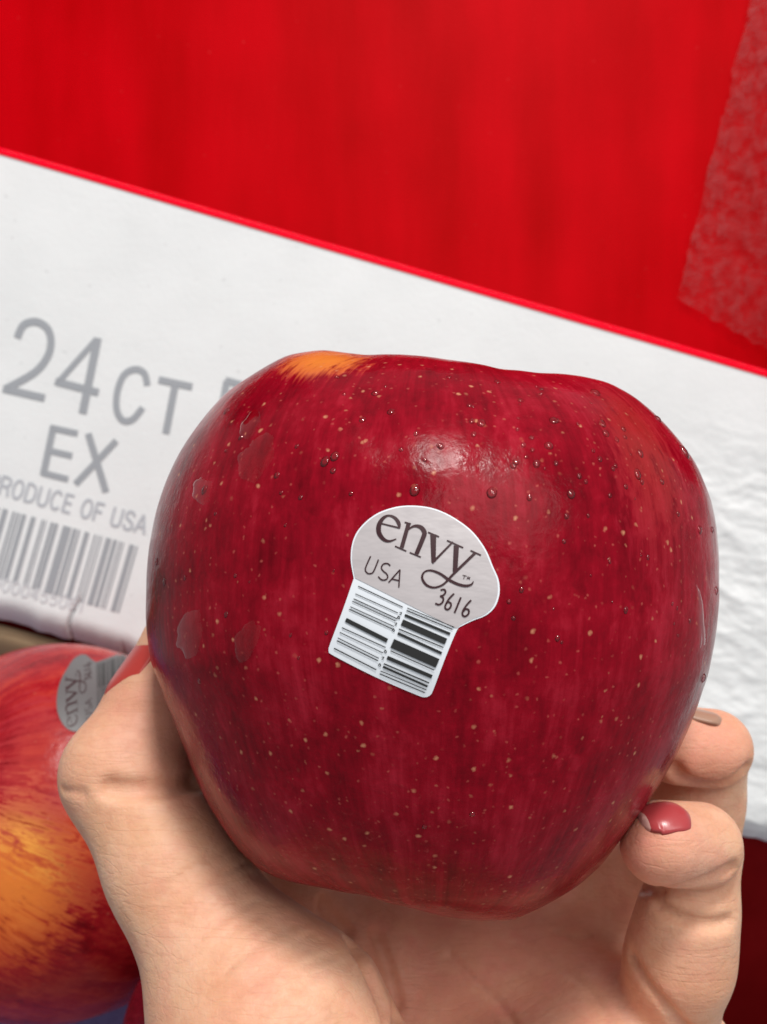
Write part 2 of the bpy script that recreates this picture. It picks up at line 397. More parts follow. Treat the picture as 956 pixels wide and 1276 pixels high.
class Apple:
    def __init__(s, c, B, TL, TR, k=1.0, lob=0.006, ph=0.4, seed=0):
        s.c = np.array(c); s.B = np.array(B); s.TL = TL*k; s.TR = TR*k; s.lob = lob; s.ph = ph; s.G = None
    def R(s, d):
        """d: (n,3) unit directions in the apple's own frame (z = stem axis)"""
        lam = np.arccos(np.clip(d[:, 2], -1, 1)); ca = d[:, 0]/np.maximum(np.hypot(d[:, 0], d[:, 1]), 1e-9)
        al = np.arctan2(d[:, 1], d[:, 0]); wgt = 0.5+0.5*ca
        r = np.interp(lam, LAM, s.TL)*(1-wgt)+np.interp(lam, LAM, s.TR)*wgt
        if s.G is not None:
            r = r*(1+np.interp(np.degrees(np.arctan2(d[:, 0], d[:, 2])), np.arange(-180, 181), s.G)*(1-d[:, 1]**2))
        return r*(1+s.lob*np.cos(5*al+s.ph)*np.sin(lam)*np.cos(lam)**2*np.sin(al)**2*1.5)
    def f(s, p):
        q = (p-s.c)@s.B; n = np.linalg.norm(q, axis=1)+1e-9
        return n-s.R(q/n[:, None])
    def cast(s, u, v, off=0.0):
        d = np.stack([(np.asarray(u)-CX)/F, (CY-np.asarray(v))/F, -np.ones(len(u))], 1); d /= np.linalg.norm(d, axis=1)[:, None]
        t = np.full(len(d), np.linalg.norm(s.c)-0.075)
        for _ in range(90): t += 0.6*(s.f(d*t[:, None])-off)
        return d*t[:, None]
    def normal(s, p):
        e = 2e-5; g = np.stack([s.f(p+np.eye(3)[i]*e)-s.f(p-np.eye(3)[i]*e) for i in range(3)], 1)
        return g/np.linalg.norm(g, axis=1)[:, None]
    def skin(s, nl=150, na=240, faces=True):
        L = np.linspace(0, math.pi, nl); A = np.linspace(0, 2*math.pi, na, endpoint=False)
        l, a_ = np.meshgrid(L, A, indexing='ij')
        d = np.stack([np.sin(l)*np.cos(a_), np.sin(l)*np.sin(a_), np.cos(l)], -1).reshape(-1, 3)
        return d*s.R(d)[:, None], (grid_faces(nl, na, True) if faces else None)
    def local(s, u, v): return tuple(((s.cast([u], [v])-s.c)@s.B)[0])
def apple_mat(name, dark, mid, light, patches, dots=1.0, dens=1.0, streak=0.5):
    k = NT(name); o = k.obj(); R = 0.044
    sp = k.n('ShaderNodeSeparateXYZ', {0: o}); x, y, z = sp.outputs
    fl_ = k.n('ShaderNodeCombineXYZ', {0: x, 1: y}).outputs[0]
    rad = k.vmath('NORMALIZE', fl_)
    wob = k.noise(o, 90, 3)
    sv = k.n('ShaderNodeCombineXYZ', {2: k.math('ADD', k.math('MULTIPLY', z, 6.5), k.math('MULTIPLY', wob, 0.13))}).outputs[0]
    c1 = k.vmath('ADD', rad, sv)
    s1 = k.noise(c1, 9, 6, 0.6); s2 = k.noise(c1, 38, 5, 0.65); bl = k.noise(o, 75, 4, 0.6); fine = k.noise(o, 420, 4, 0.6)
    f = k.math('ADD', k.math('ADD', k.math('MULTIPLY', s1, streak), k.math('MULTIPLY', s2, 0.42)), k.math('ADD', k.math('MULTIPLY', bl, 0.62-0.3*(streak-0.5)), k.math('MULTIPLY', fine, 0.24)))
    f = k.math('SUBTRACT', f, 0.39)
    col = k.ramp(f, [(0.30, dark+(1,)), (0.52, mid+(1,)), (0.72, light+(1,))])
    for (pt, rx, c, amt, sq) in patches:
        dd = k.vmath('DISTANCE', k.vmath('MULTIPLY', o, sq), tuple(a*b for a, b in zip(pt, sq)))
        fall = k.ramp(k.math('DIVIDE', dd, rx*2.2), [(0.0, 1.0), (1.0, 0.0)], 'EASE')
        brk = k.math('ADD', k.math('MULTIPLY', s2, 1.25), k.math('ADD', k.math('MULTIPLY', bl, 0.55), k.math('MULTIPLY', fine, 0.15)))
        amt_ = k.ramp(k.math('ADD', k.math('MULTIPLY', fall, 0.56), k.math('SUBTRACT', brk, 0.975)), [(0.17, 0.0), (0.42, amt)])
        amt_ = k.math('MULTIPLY', amt_, k.ramp(fall, [(0.02, 0.0), (0.25, 1.0)]))
        col = k.mix(amt_, col, k.mix(k.ramp(fall, [(0.3, 0.0), (0.95, 1.0)]), (c[0]*0.72, c[1]*0.35, c[2], 1), c+(1,)))
    # lenticels
    for sc, th, am, c in ((430*dens, 0.155, 0.8, (0.58, 0.25, 0.14)), (820*dens, 0.20, 0.5, (0.52, 0.12, 0.09))):
        vo = k.n('ShaderNodeTexVoronoi', {'Vector': k.vmath('ADD', k.vmath('ADD', o, (sc*1e-4, 0, 0)), k.vmath('SCALE', k.n('ShaderNodeTexNoise', {'Vector': o, 'Scale': 1500.0, 'Detail': 1.0}).outputs['Color'], 0.0005)), 'Scale': sc, 'Randomness': 1.0})
        rn = k.n('ShaderNodeSeparateColor', {0: vo.outputs['Color']}).outputs[0]
        dot = k.ramp(vo.outputs['Distance'], [(th*0.25, 1.0), (th*1.05, 0.0)])
        dot = k.math('MULTIPLY', dot, k.ramp(rn, [(0.25, 0.0), (0.7, am*dots)]))
        col = k.mix(dot, col, c+(1,))
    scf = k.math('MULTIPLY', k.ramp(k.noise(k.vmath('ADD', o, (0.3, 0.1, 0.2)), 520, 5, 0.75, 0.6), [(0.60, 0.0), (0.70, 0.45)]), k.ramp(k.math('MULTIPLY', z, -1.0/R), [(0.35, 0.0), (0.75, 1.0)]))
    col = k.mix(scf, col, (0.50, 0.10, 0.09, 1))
    k.p(Base_Color=col, Specular_IOR_Level=0.12)
    hazy = k.noise(o, 130, 5, 0.65)
    k.p(Roughness=k.ramp(hazy, [(0.36, 0.13), (0.62, 0.30)]), Coat_Weight=0.0, IOR=1.42)
    b = k.bump(bl, 0.0006, 0.5); b = k.bump(fine, 0.0001, 0.8, b); b = k.bump(k.noise(o, 1800, 2), 0.00003, 0.8, b)
    k.p(Normal=b)
    return k.m

TL = table(OUT_L, -1, 0.992, 0.99); TR = table(OUT_R, 1, 0.992, 1.0); TA = 0.5*(TL+TR)
c0 = P(AC[0], AC[1], AD)
# the apple's own frame: z along the stem (up in the picture), y away from the camera
ay = c0/np.linalg.norm(c0); az = np.array([0, 1.0, 0]); az -= ay*az.dot(ay); az /= np.linalg.norm(az); ax = np.cross(ay, az)
B0 = np.stack([ax, ay, az], 1)
main = Apple(c0, B0, TL, TR)
OUT_M = [(434, 438.7), (458, 442), (510, 442), (560, 448), (575, 450), (625, 460), (670, 464), (593, 1148), (551, 1142), (509, 1131), (457, 1116)]
def fit_outline(ap):
    a = sorted((math.degrees(math.atan2(x-AC[0], AC[1]-y)), math.hypot(x-AC[0], y-AC[1])) for x, y in OUT_L+OUT_R+OUT_M)
    ta = [a[-1][0]-360]+[q[0] for q in a]+[a[0][0]+360]; tr = [a[-1][1]]+[q[1] for q in a]+[a[0][1]]
    deg = np.arange(-180, 181); want = np.interp(deg, ta, tr); ap.G = np.zeros(361)
    g = np.exp(-np.linspace(-2, 2, 9)**2); g /= g.sum()
    for _ in range(5):
        v, _f = ap.skin(200, 360, False); p = v@ap.B.T+ap.c
        u = CX-F*p[:, 0]/p[:, 2]; w_ = CY+F*p[:, 1]/p[:, 2]
        an = np.degrees(np.arctan2(u-AC[0], AC[1]-w_)); r = np.hypot(u-AC[0], AC[1]-w_)
        have = np.zeros(361); np.maximum.at(have, np.clip(np.round(an).astype(int)+180, 0, 360), r)
        have[0] = have[360] = max(have[0], have[360])
        e = want/have-1; e = np.convolve(np.concatenate([e[-5:-1], e, e[1:5]]), g, 'valid')
        ap.G = ap.G+e*0.9
fit_outline(main)
def build_apple(ap, mat, name, label, group, ctr_base):
    T = thing(name, ap.c, label, 'apple', group)
    M4 = Matrix(ap.B.tolist()).to_4x4(); T.matrix_world = Matrix.Translation(Vector(ap.c)) @ M4
    v, fc = ap.skin(); me = bpy.data.meshes.new('skin')
    me.from_pydata([tuple(p) for p in v], [], fc); me.polygons.foreach_set('use_smooth', [True]*len(me.polygons))
    me.materials.append(mat); me.update()
    link(bpy.data.objects.new('skin', me), T)
    # stem in its hollow
    r0 = ap.TL[0]; sv = []; n = 10
    for i in range(9):
        q = i/8; rr = 0.0013*(1-0.35*q)+0.0005*(q > 0.9)
        for j in range(n):
            an = 2*math.pi*j/n; sv.append((0.002*q*q+rr*math.cos(an), 0.003*q*q+rr*math.sin(an), r0-0.001+0.011*q))
    fs = [f[::-1] for f in grid_faces(9, n, True)]+[tuple(range(8*n, 9*n))]
    me = bpy.data.meshes.new('stem'); me.from_pydata(sv, [], fs); me.materials.append(M_stem); me.update()
    link(bpy.data.objects.new('stem', me), T)
    # dried sepals in the calyx hollow
    rb = ap.TL[-1]; sv = []; fs = []
    for j in range(5):
        an = 2*math.pi*j/5; b = len(sv)
        e1 = np.array([math.cos(an), math.sin(an), 0]); e2 = np.array([-math.sin(an), math.cos(an), 0])
        for q, wd, h in ((0.0006, 0.0008, 0.0005), (0.0018, 0.0011, -0.0008), (0.003, 0.0007, -0.0022), (0.0037, 0.0001, -0.0034)):
            sv += [tuple(e1*q+e2*wd+np.array([0, 0, -rb+h])), tuple(e1*q-e2*wd+np.array([0, 0, -rb+h]))]
        fs += [(b+2*i, b+2*i+1, b+2*i+3, b+2*i+2) for i in range(3)]
    me = bpy.data.meshes.new('calyx'); me.from_pydata(sv, [], fs); me.materials.append(M_stem)
    link(bpy.data.objects.new('calyx', me), T)
    return T
def keep_main(fs, on):
    """the largest connected piece only"""
    if not on: return fs
    par = {}
    def find(a):
        while par.setdefault(a, a) != a: par[a] = par[par[a]]; a = par[a]
        return a
    for f in fs:
        for v in f[1:]: par[find(v)] = find(f[0])
    cnt = {}
    for f in fs: cnt[find(f[0])] = cnt.get(find(f[0]), 0)+1
    best = max(cnt, key=cnt.get); return [f for f in fs if find(f[0]) == best]
def on_apple(ap, T, fl_, name, mat, off, parent, M=None):
    v = np.array(fl_.v)
    if M is not None: v = v@M[0].T+M[1]
    p = ap.cast(v[:, 0], v[:, 1], off); q = (p-ap.c)@ap.B
    bad = np.abs(ap.f(p)-off) > 2e-5
    fs = (keep_main([f for f in fl_.f if not bad[list(f)].any()], bad.any() and name != 'lettering' and name != 'barcode'))
    used = sorted({i for f in fs for i in f}); ix = {a: b for b, a in enumerate(used)}
    me = bpy.data.meshes.new(name); me.from_pydata([tuple(q[a]) for a in used], [], [tuple(ix[i] for i in f) for f in fs])
    me.polygons.foreach_set('use_smooth', [True]*len(me.polygons)); me.materials.append(mat); me.update()
    return link(bpy.data.objects.new(name, me), parent)
M_stem = plain('dry_stem', (0.12, 0.07, 0.03), 0.8)
M_sticker = plain('white_sticker_film', (0.80, 0.84, 0.90), 0.35)
def film():
    k = NT('grey_sticker_film'); o = k.obj()
    n = k.noise(k.vmath('MULTIPLY', o, (1, 1, 2.2)), 170, 3)
    k.p(Base_Color=k.mix(n, (0.47, 0.43, 0.44, 1), (0.54, 0.50, 0.51, 1)), Roughness=0.36, Normal=k.bump(n, 0.0004, 0.5)); return k.m
M_film = film()
M_shade = plain('shaded_sticker_film', (0.11, 0.104, 0.107), 0.4); M_shade2 = plain('shaded_grey_film', (0.135, 0.128, 0.131), 0.4)  # rear apple's sticker: its shade is put into these darker film colours
M_ink = plain('dark_plum_ink', (0.035, 0.006, 0.010), 0.4)
M_black = plain('black_ink', (0.022, 0.022, 0.022), 0.4)

def A_(pts): return [(440+p[0]/4.78, 625+p[1]/4.78)+((p[2]/4.78,) if len(p) > 2 else ()) for p in pts]
def B_(pts): return [(400+p[0]/4.78, 720+p[1]/4.78)+((p[2]/4.78,) if len(p) > 2 else ()) for p in pts]
def Z_(pts): return [(380+p[0]/3.414, 600+p[1]/3.414) for p in pts]
GREY = [(208, 412), (195, 330), (205, 250), (240, 190), (300, 140), (370, 112), (440, 102), (520, 108), (590, 130), (660, 170), (720, 220), (770, 290), (800, 360), (822, 410), (829, 450), (826, 490), (808, 535), (770, 570), (715, 592), (668, 615), (648, 632)]
REST = [(600, 745), (545, 890), (530, 912), (510, 918), (480, 910), (300, 832), (120, 740), (103, 722), (104, 700), (160, 550)]
def smooth_closed(pts, sub=5):
    q = [pts[-1]]+pts+[pts[0], pts[1]]; c = catmull(q, sub); return [tuple(a) for a in c[sub:-sub-1]] if False else [tuple(a) for a in catmull(pts+[pts[0]], sub)[:-1]]
def sticker(ap, T, M=None, tagl=None):
    f1 = Flat(); f1.star(Z_(smooth_closed(GREY+REST)), (500, 742), 14, 200)
    st = on_apple(ap, T, f1, 'sticker', M_sticker if M is None else M_shade, 0.00010, T, M); tag(st, tagl)
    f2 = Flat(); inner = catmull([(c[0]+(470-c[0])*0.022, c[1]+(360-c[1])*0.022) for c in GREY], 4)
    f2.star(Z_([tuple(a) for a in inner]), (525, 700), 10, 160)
    on_apple(ap, T, f2, 'grey_field', M_film if M is None else M_shade2, 0.00016, st, M)
    g = Flat()
    # brand lettering, stroke by stroke
    for s_ in ([(276, 160, 10), (273, 130, 22), (250, 97, 18), (212, 83, 12), (178, 100, 20), (155, 140, 28), (155, 185, 28), (180, 222, 22), (215, 236, 14), (258, 222, 6)], [(160, 128, 8), (278, 157, 10)],
               [(330, 135, 24), (290, 275, 24)], [(308, 123, 9), (345, 133, 9)], [(250, 265, 8), (318, 295, 8)],
               [(322, 172, 8), (362, 146, 14), (403, 152, 24), (425, 182, 28), (418, 215, 27), (378, 312, 25)], [(338, 303, 8), (405, 331, 8)],
               [(478, 195, 36), (480, 358, 26)], [(447, 182, 9), (513, 210, 9)], [(472, 366, 14), (595, 240, 11)], [(560, 231, 9), (657, 275, 9)],
               [(616, 262, 32), (608, 420, 28)], [(728, 306, 17), (600, 430, 15), (565, 468, 13), (530, 498, 12), (482, 512, 12), (437, 496, 14), (412, 455, 14), (425, 420, 10), (465, 410, 12), (520, 430, 15), (570, 465, 17), (620, 490, 17), (670, 502, 16), (705, 494, 12), (718, 475, 5)], [(700, 291, 9), (763, 320, 9)]):
        g.ribbon(A_(s_))
    for s_ in ([(105, 325), (78, 385), (74, 410), (90, 428), (115, 425), (130, 400), (152, 345)], [(222, 382), (206, 369), (181, 372), (169, 394), (181, 414), (200, 430), (207, 450), (195, 465), (170, 465), (150, 446)]):
        g.ribbon(A_([(a, b, 8) for a, b in s_]))
    for s_ in ([(212, 482), (280, 405)], [(280, 405), (273, 511)], [(232, 461), (276, 471)]): g.ribbon(A_([(a, b, 8) for a, b in s_]), curve=False)
    for s_ in ([(653, 438), (678, 444)], [(666, 441), (659, 460)], [(679, 463), (686, 446)], [(686, 446), (688, 459)], [(688, 459), (697, 449)], [(697, 449), (693, 465)]): g.ribbon(A_([(a, b, 4) for a, b in s_]))
    for s_ in ([(522, 527), (544, 524), (551, 540), (538, 558), (519, 563)], [(519, 563), (538, 575), (533, 600), (512, 614), (490, 606)], [(602, 548), (572, 580), (552, 615), (550, 635), (565, 643), (582, 627), (583, 607), (566, 598), (553, 612)], [(643, 570), (605, 663)], [(704, 587), (676, 618), (655, 652), (653, 675), (668, 684), (688, 668), (689, 646), (671, 640), (657, 655)]):
        g.ribbon(A_([(a, b, 11) for a, b in s_]))
    on_apple(ap, T, g, 'lettering', M_ink, 0.00024, st, M)
    b = Flat()
    for x0, y0, x1, y1, w_ in ((222, 50, 488, 175, 6), (205, 95, 460, 210, 5), (195, 125, 455, 245, 6), (187, 140, 445, 258, 5), (175, 172, 435, 290, 5), (168, 187, 425, 305, 6), (148, 250, 395, 375, 25), (125, 297, 385, 415, 6), (112, 325, 370, 448, 5), (100, 358, 345, 480, 5), (95, 375, 340, 495, 6), (78, 420, 330, 548, 7),
                               (515, 180, 795, 295, 5), (510, 195, 785, 308, 6), (500, 222, 770, 335, 16), (483, 265, 745, 380, 38), (465, 305, 730, 415, 7), (458, 330, 720, 450, 16), (425, 390, 695, 510, 56), (415, 435, 675, 550, 6), (395, 475, 662, 590, 22), (375, 512, 645, 627, 8), (370, 530, 635, 648, 13), (355, 555, 628, 668, 5), (350, 572, 620, 685, 6)):
        b.ribbon(B_([(x0, y0, w_), (x1, y1, w_)]), sub=10)
    for x, y, kd in ((474, 212, 0), (463, 235, 1), (445, 275, 0), (432, 310, 1), (384, 438, 1), (368, 478, 0), (350, 518, 1)):
        if kd: b.ribbon(B_([(x-8, y+6, 5), (x, y-7, 6), (x+6, y+6, 5), (x-2, y+10, 4)]))
        else: b.ribbon(B_([(x-6, y-6, 4), (x+7, y-5, 5), (x+2, y+4, 5), (x-6, y+8, 4)]))
    on_apple(ap, T, b, 'barcode', M_black, 0.00024, st, M)
    return st

m0 = apple_mat('crimson_apple_skin', (0.125, 0.0011, 0.0055), (0.25, 0.0024, 0.0115), (0.38, 0.013, 0.030),
               [(main.local(405, 446), 0.0056, (0.80, 0.27, 0.04), 0.72, (1, 0.4, 1.5)), (main.local(800, 545), 0.009, (0.42, 0.04, 0.03), 0.35, (1.4, 1, 0.6))])
apple0 = build_apple(main, m0, 'apple', 'big wet dark crimson apple held up in the hand, sticker on its front', 'apples', None)
sticker(main, apple0, None, 'grey and white fruit sticker with barcode')

# background apples in the tray
def basis(z, hint=(0, 0, 1)):
    z = np.array(z, float); z /= np.linalg.norm(z); x = np.cross(np.array(hint, float), z); x /= np.linalg.norm(x); return np.stack([x, np.cross(z, x), z], 1)
ap1 = Apple(P(98, 1036, 0.268), basis((-0.62, 0.42, 0.66), (0, 1, 0.2)), TA, TA, 1.03, 0.02)
m1 = apple_mat('orange_flushed_apple_skin', (0.16, 0.004, 0.008), (0.36, 0.012, 0.018), (0.50, 0.045, 0.03),
               [(ap1.local(28, 1082), 0.0125, (0.95, 0.44, 0.08), 0.95, (1, 1, 1)), (ap1.local(15, 1130), 0.013, (0.70, 0.14, 0.025), 0.75, (1, 1, 1)), (ap1.local(110, 1040), 0.010, (0.55, 0.07, 0.03), 0.6, (1, 1, 1)), (ap1.local(60, 950), 0.013, (0.48, 0.06, 0.05), 0.5, (1, 1, 1))], 0.3, streak=0.62)
apple1 = build_apple(ap1, m1, 'apple', 'red apple with orange patches and a small grey sticker, in the tray behind the thumb', 'apples', None)
src = np.array([[105, -38], [35, 97]], float); dst = np.array([[-6, 42], [-52, -16]], float)
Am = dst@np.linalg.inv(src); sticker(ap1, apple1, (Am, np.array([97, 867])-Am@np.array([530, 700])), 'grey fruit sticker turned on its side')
ap2 = Apple(P(323, 1305, 0.225), basis((0.5, 0.3, 0.6), (0, 1, 0.2)), TA, TA, 0.70, 0.02)
m2 = apple_mat('pink_red_apple_skin', (0.17, 0.004, 0.012), (0.34, 0.012, 0.03), (0.45, 0.04, 0.05), [], 0.3)
apple2 = build_apple(ap2, m2, 'apple', 'plain pinkish red apple mostly hidden behind the wrist side of the thumb', 'apples', None)

# purple moulded tray with cups under the apples
TN = UP+0.18*EX*0+HZ*0.22+EX*0.10; TN /= np.linalg.norm(TN)
tx = EX-TN*EX.dot(TN); tx /= np.linalg.norm(tx); ty = np.cross(TN, tx)
def tray_mat():
    k = NT('purple_pulp'); o = k.obj(); n = k.noise(o, 500, 4, 0.65)
    k.p(Base_Color=k.mix(n, (0.13, 0.10, 0.27, 1), (0.21, 0.17, 0.38, 1)), Roughness=0.9, Normal=k.bump(n, 0.0006, 0.8)); return k.m
bases = [(ap1.c-TN*(0.0435), 0.044), (ap2.c-TN*0.030, 0.040)]
o0 = ap1.c-TN*0.038
V = []; n = 150; ext = 0.20
for j in range(n):
    for i in range(n):
        a_ = -0.085+i/(n-1)*0.26; b_ = -0.13+j/(n-1)*0.165
        q = o0+tx*a_+ty*b_; h = 0.0
        best = 1e9
        for bp, rr in bases:
            e = q-bp; ea = e.dot(tx); eb = e.dot(ty); dd = math.hypot(ea, eb)
            cup = (bp-q).dot(TN)+0.0+0.9*(dd*dd)/(2*0.043)
            best = min(best, cup)
        h = min(best, 0.004); h = max(h, -0.09)
        V.append(q+TN*(h+0.0006*noise.noise((a_*90, b_*90, 0))))
tray = mesh('apple_tray', V, grid_faces(n, n), M_t if False else tray_mat())
if tray.data.polygons[0].normal.dot(Vector(TN)) < 0: tray.data.flip_normals()
so = tray.modifiers.new('thickness', 'SOLIDIFY'); so.thickness = 0.0025; so.offset = -1
tag(tray, 'purple moulded pulp tray under the apples in the open carton', 'tray')

# ------------------------------------------------------------------ water on the held apple
def water_mat(name, tint, refr, rough):
    """clear water: part refracted, part straight through, with a sharp mirror glint on top"""
    k = NT(name); o = k.obj(); t = k.t
    fr = k.n('ShaderNodeFresnel', {'IOR': 1.36}).outputs[0] if refr > 0 else k.math('MULTIPLY', k.math('POWER', k.n('ShaderNodeLayerWeight', {'Blend': 0.5}).outputs['Facing'], 4.0), 0.7)
    gl = k.n('ShaderNodeBsdfGlossy', {'Color': (1, 1, 1, 1), 'Roughness': rough}).outputs[0]
    re = k.n('ShaderNodeBsdfRefraction', {'Color': tint+(1,), 'Roughness': 0.02, 'IOR': 1.33}).outputs[0]
    tr = k.n('ShaderNodeBsdfTransparent', {'Color': tint+(1,)}).outputs[0]
    m1 = k.n('ShaderNodeMixShader', {0: refr, 1: tr, 2: re}).outputs[0]
    m2 = k.n('ShaderNodeMixShader', {0: k.math('ADD', fr, 0.02), 1: m1, 2: gl}).outputs[0]
    t.links.new(m2, k.out.inputs[0]); return k.m
M_water = water_mat('water', (1.0, 0.82, 0.84), 0.22, 0.05)
def ico():
    import bmesh
    bm = bmesh.new(); bmesh.ops.create_icosphere(bm, subdivisions=2, radius=1.0)
    v = np.array([tuple(a.co) for a in bm.verts]); f = [tuple(x.index for x in a.verts) for a in bm.faces]; bm.free(); return v, f
IV, IF = ico()
drops = [(468, 490, 7), (487, 513, 6), (452, 523, 6), (519, 540, 5), (548, 555, 5), (405, 575, 7), (517, 611, 8), (613, 614, 8), (597, 637, 7), (600, 527, 8), (550, 556, 6), (675, 485, 4), (694, 524, 5), (693, 577, 4), (742, 489, 9), (820, 522, 8), (853, 563, 11), (787, 489, 6), (755, 540, 7), (706, 643, 5), (780, 606, 4), (872, 660, 8), (893, 736, 8), (877, 845, 9), (888, 660, 6), (800, 600, 4), (645, 535, 4), (640, 580, 5), (660, 620, 4), (283, 512, 7), (300, 545, 5), (345, 592, 5), (255, 610, 8), (420, 470, 5), (560, 470, 5), (620, 476, 6), (585, 505, 4), (500, 560, 4), (730, 600, 4), (825, 600, 5), (845, 640, 5), (195, 700, 6), (190, 640, 5), (205, 725, 5), (640, 770, 4), (760, 700, 3), (700, 800, 3), (780, 760, 4), (650, 735, 4)]
for _ in range(90):
    a_ = random.uniform(0, 2*math.pi); r_ = math.sqrt(random.random())*330
    u, v = 545+r_*math.cos(a_), 770+r_*math.sin(a_)*0.95
    if v > 800 and random.random() < 0.75: continue
    drops.append((u, v, random.choice([2, 2.4, 3, 3.6, 4.4])))
for _ in range(48):       # beads over the shoulders, thicker on the right one
    if random.random() < 0.6: u, v = random.gauss(730, 90), random.gauss(545, 60)
    else: u, v = random.uniform(260, 860), random.gauss(520, 50)
    if math.hypot(u-540, (v-790)) < 350 and v > 465: drops.append((u, v, random.choice([3.5, 4, 4.5, 5, 6, 7, 8])))
inside = lambda u, v: 425 < u < 630 and 625 < v < 870
drops = [d for d in drops if not inside(d[0], d[1])]
pp = main.cast([d[0] for d in drops], [d[1] for d in drops]); nn = main.normal(pp)
V = []; Fc = []
for (u, v, dpx), p, nr in zip(drops, pp, nn):
    r = dpx*0.128e-3*0.62*random.uniform(0.85, 1.15)
    t1 = np.cross(nr, [0.3, 0.9, 0.1]); t1 /= np.linalg.norm(t1); t2 = np.cross(nr, t1)
    el = random.uniform(1.0, 1.45); b = len(V)
    loc = IV.copy(); z = loc[:, 2]*0.6
    w3 = (p-nr*r*0.12)+np.outer(loc[:, 0]*r, t1)+np.outer(loc[:, 1]*r*el, t2)+np.outer(z*r, nr)
    V += list(w3); Fc += [(a+b, c+b, e+b) for a, c, e in IF]
V = (np.array(V)-main.c)@main.B
me = bpy.data.meshes.new('water_droplets'); me.from_pydata([tuple(a) for a in V], [], Fc); me.polygons.foreach_set('use_smooth', [True]*len(me.polygons)); me.materials.append(M_water)
tag(link(bpy.data.objects.new('water_droplets', me), apple0), kind='stuff')
# flat water films
def film_patch(cx, cy, rx, ry, rot, seed, h=0.00016):
    n = 56; rings = 9; pts = [(cx, cy)]; hs = [h]
    for r in range(1, rings+1):
        for j in range(n):
            an = 2*math.pi*j/n
            k = 1+0.34*noise.noise((math.cos(an)*1.4, math.sin(an)*1.4, seed))+0.07*noise.noise((math.cos(an)*4, math.sin(an)*4, seed+5))
            q = r/rings; x, y = rx*k*q*math.cos(an), ry*k*q*math.sin(an)
            pts.append((cx+x*math.cos(rot)-y*math.sin(rot), cy+x*math.sin(rot)+y*math.cos(rot)))
            hs.append(h*(1-q**2.6)-(0.00004 if r == rings else 0))
    fs = [(0, 1+(j+1) % n, 1+j) for j in range(n)]
    for r in range(rings-1): fs += [(1+r*n+(j+1) % n, 1+r*n+n+(j+1) % n, 1+r*n+n+j, 1+r*n+j) for j in range(n)]
    u = [p[0] for p in pts]; v = [p[1] for p in pts]
    p = main.cast(u, v); p = p+main.normal(p)*(np.array(hs)+0.00003)[:, None]; q = (p-main.c)@main.B
    me = bpy.data.meshes.new('water_film'); me.from_pydata([tuple(a) for a in q], [], fs); me.polygons.foreach_set('use_smooth', [True]*len(me.polygons)); me.materials.append(M_film_w)
    link(bpy.data.objects.new('water_film', me), apple0)
M_film_w = water_mat('thin_water', (1.0, 0.86, 0.87), 0.0, 0.08)
for i, a in enumerate(((309, 798, 15, 24, 0.4), (236, 790, 17, 30, 0.2), (318, 572, 20, 32, 0.6), (312, 530, 11, 18, 0.5), (252, 612, 13, 16, 0.2), (872, 770, 6, 40, -0.1))):
    film_patch(*a, seed=i*3.3)

# ------------------------------------------------------------------ the hand (one continuous surface grown from a distance field)
def smin(a, b, k):
    h = np.clip(0.5+0.5*(b-a)/k, 0, 1); return b*(1-h)+a*h-k*h*(1-h)
def smax(a, b, k): return -smin(-a, -b, k)
def cone(p, a, b, ra, rb):
    ab = b-a; t = np.clip(((p-a)@ab)/ab.dot(ab), 0, 1)
    return np.linalg.norm(p-(a+t[:, None]*ab), axis=1)-(ra+(rb-ra)*t)
def chain(p, nodes, k):
    d = None
    for (a, ra), (b, rb) in zip(nodes[:-1], nodes[1:]):
        c = cone(p, a, b, ra, rb); d = c if d is None else smin(d, c, k)
    return d
N = lambda u, v, d, r: (P(u, v, d), r)
THUMB = [N(224, 806, 0.1790, .0068), N(194, 886, 0.1750, .0080), N(152, 965, 0.1700, .0093), N(216, 1082, 0.1640, .0100), N(292, 1215, 0.1580, .0125)]
THENAR = [N(292, 1215, 0.1580, .0125), N(335, 1290, 0.1545, .0170), N(390, 1450, 0.1500, .0200), N(450, 1700, 0.1500, .0200)]
META = [[N(830, 1330, .178, .0125), N(600, 1750, .152, .019)], [N(700, 1210, .193, .0135), N(545, 1750, .154, .019)],
        [N(570, 1212, .195, .0140), N(495, 1750, .156, .019)], [N(420, 1190, .195, .0140), N(440, 1750, .156, .019)]]
HYPO = [N(765, 1310, .173, .0130), N(690, 1450, .160, .0170), N(620, 1700, .152, .0190)]
WRIST = [[N(460, 1750, .154, .021), N(470, 2200, .142, .022)], [N(590, 1750, .152, .020), N(590, 2200, .140, .022)]]
PINKY = [N(825, 1051, .1535, .0062), N(872, 1053, .1590, .0064)]
PINKY2 = [N(874, 1058, .1640, .0064), N(857, 1142, .1640, .0070), N(847, 1195, .1655, .0078), N(812, 1335, .1770, .0095)]
RING = [N(846, 929, .1760, .0066), N(888, 933, .1775, .0067)]
RING2 = [N(886, 942, .1830, .0066), N(866, 1000, .1870, .0078), N(854, 1065, .1890, .0086), N(790, 1120, .1960, .0100), N(710, 1195, .1970, .0120)]
WEB = [N(222, 955, .1800, .0070), N(232, 1010, .1770, .0075), N(250, 1085, .1740, .0080), N(330, 1125, .1840, .0105), N(430, 1175, .1930, .0130)]
MIDDLE = [N(655, 800, .2190, .0070), N(610, 885, .2235, .0080), N(575, 1050, .2170, .0088), N(570, 1212, .195, .0110)]
INDEX = [N(500, 800, .2200, .0070), N(450, 885, .2240, .0080), N(405, 1040, .2150, .0088), N(420, 1190, .195, .0110)]
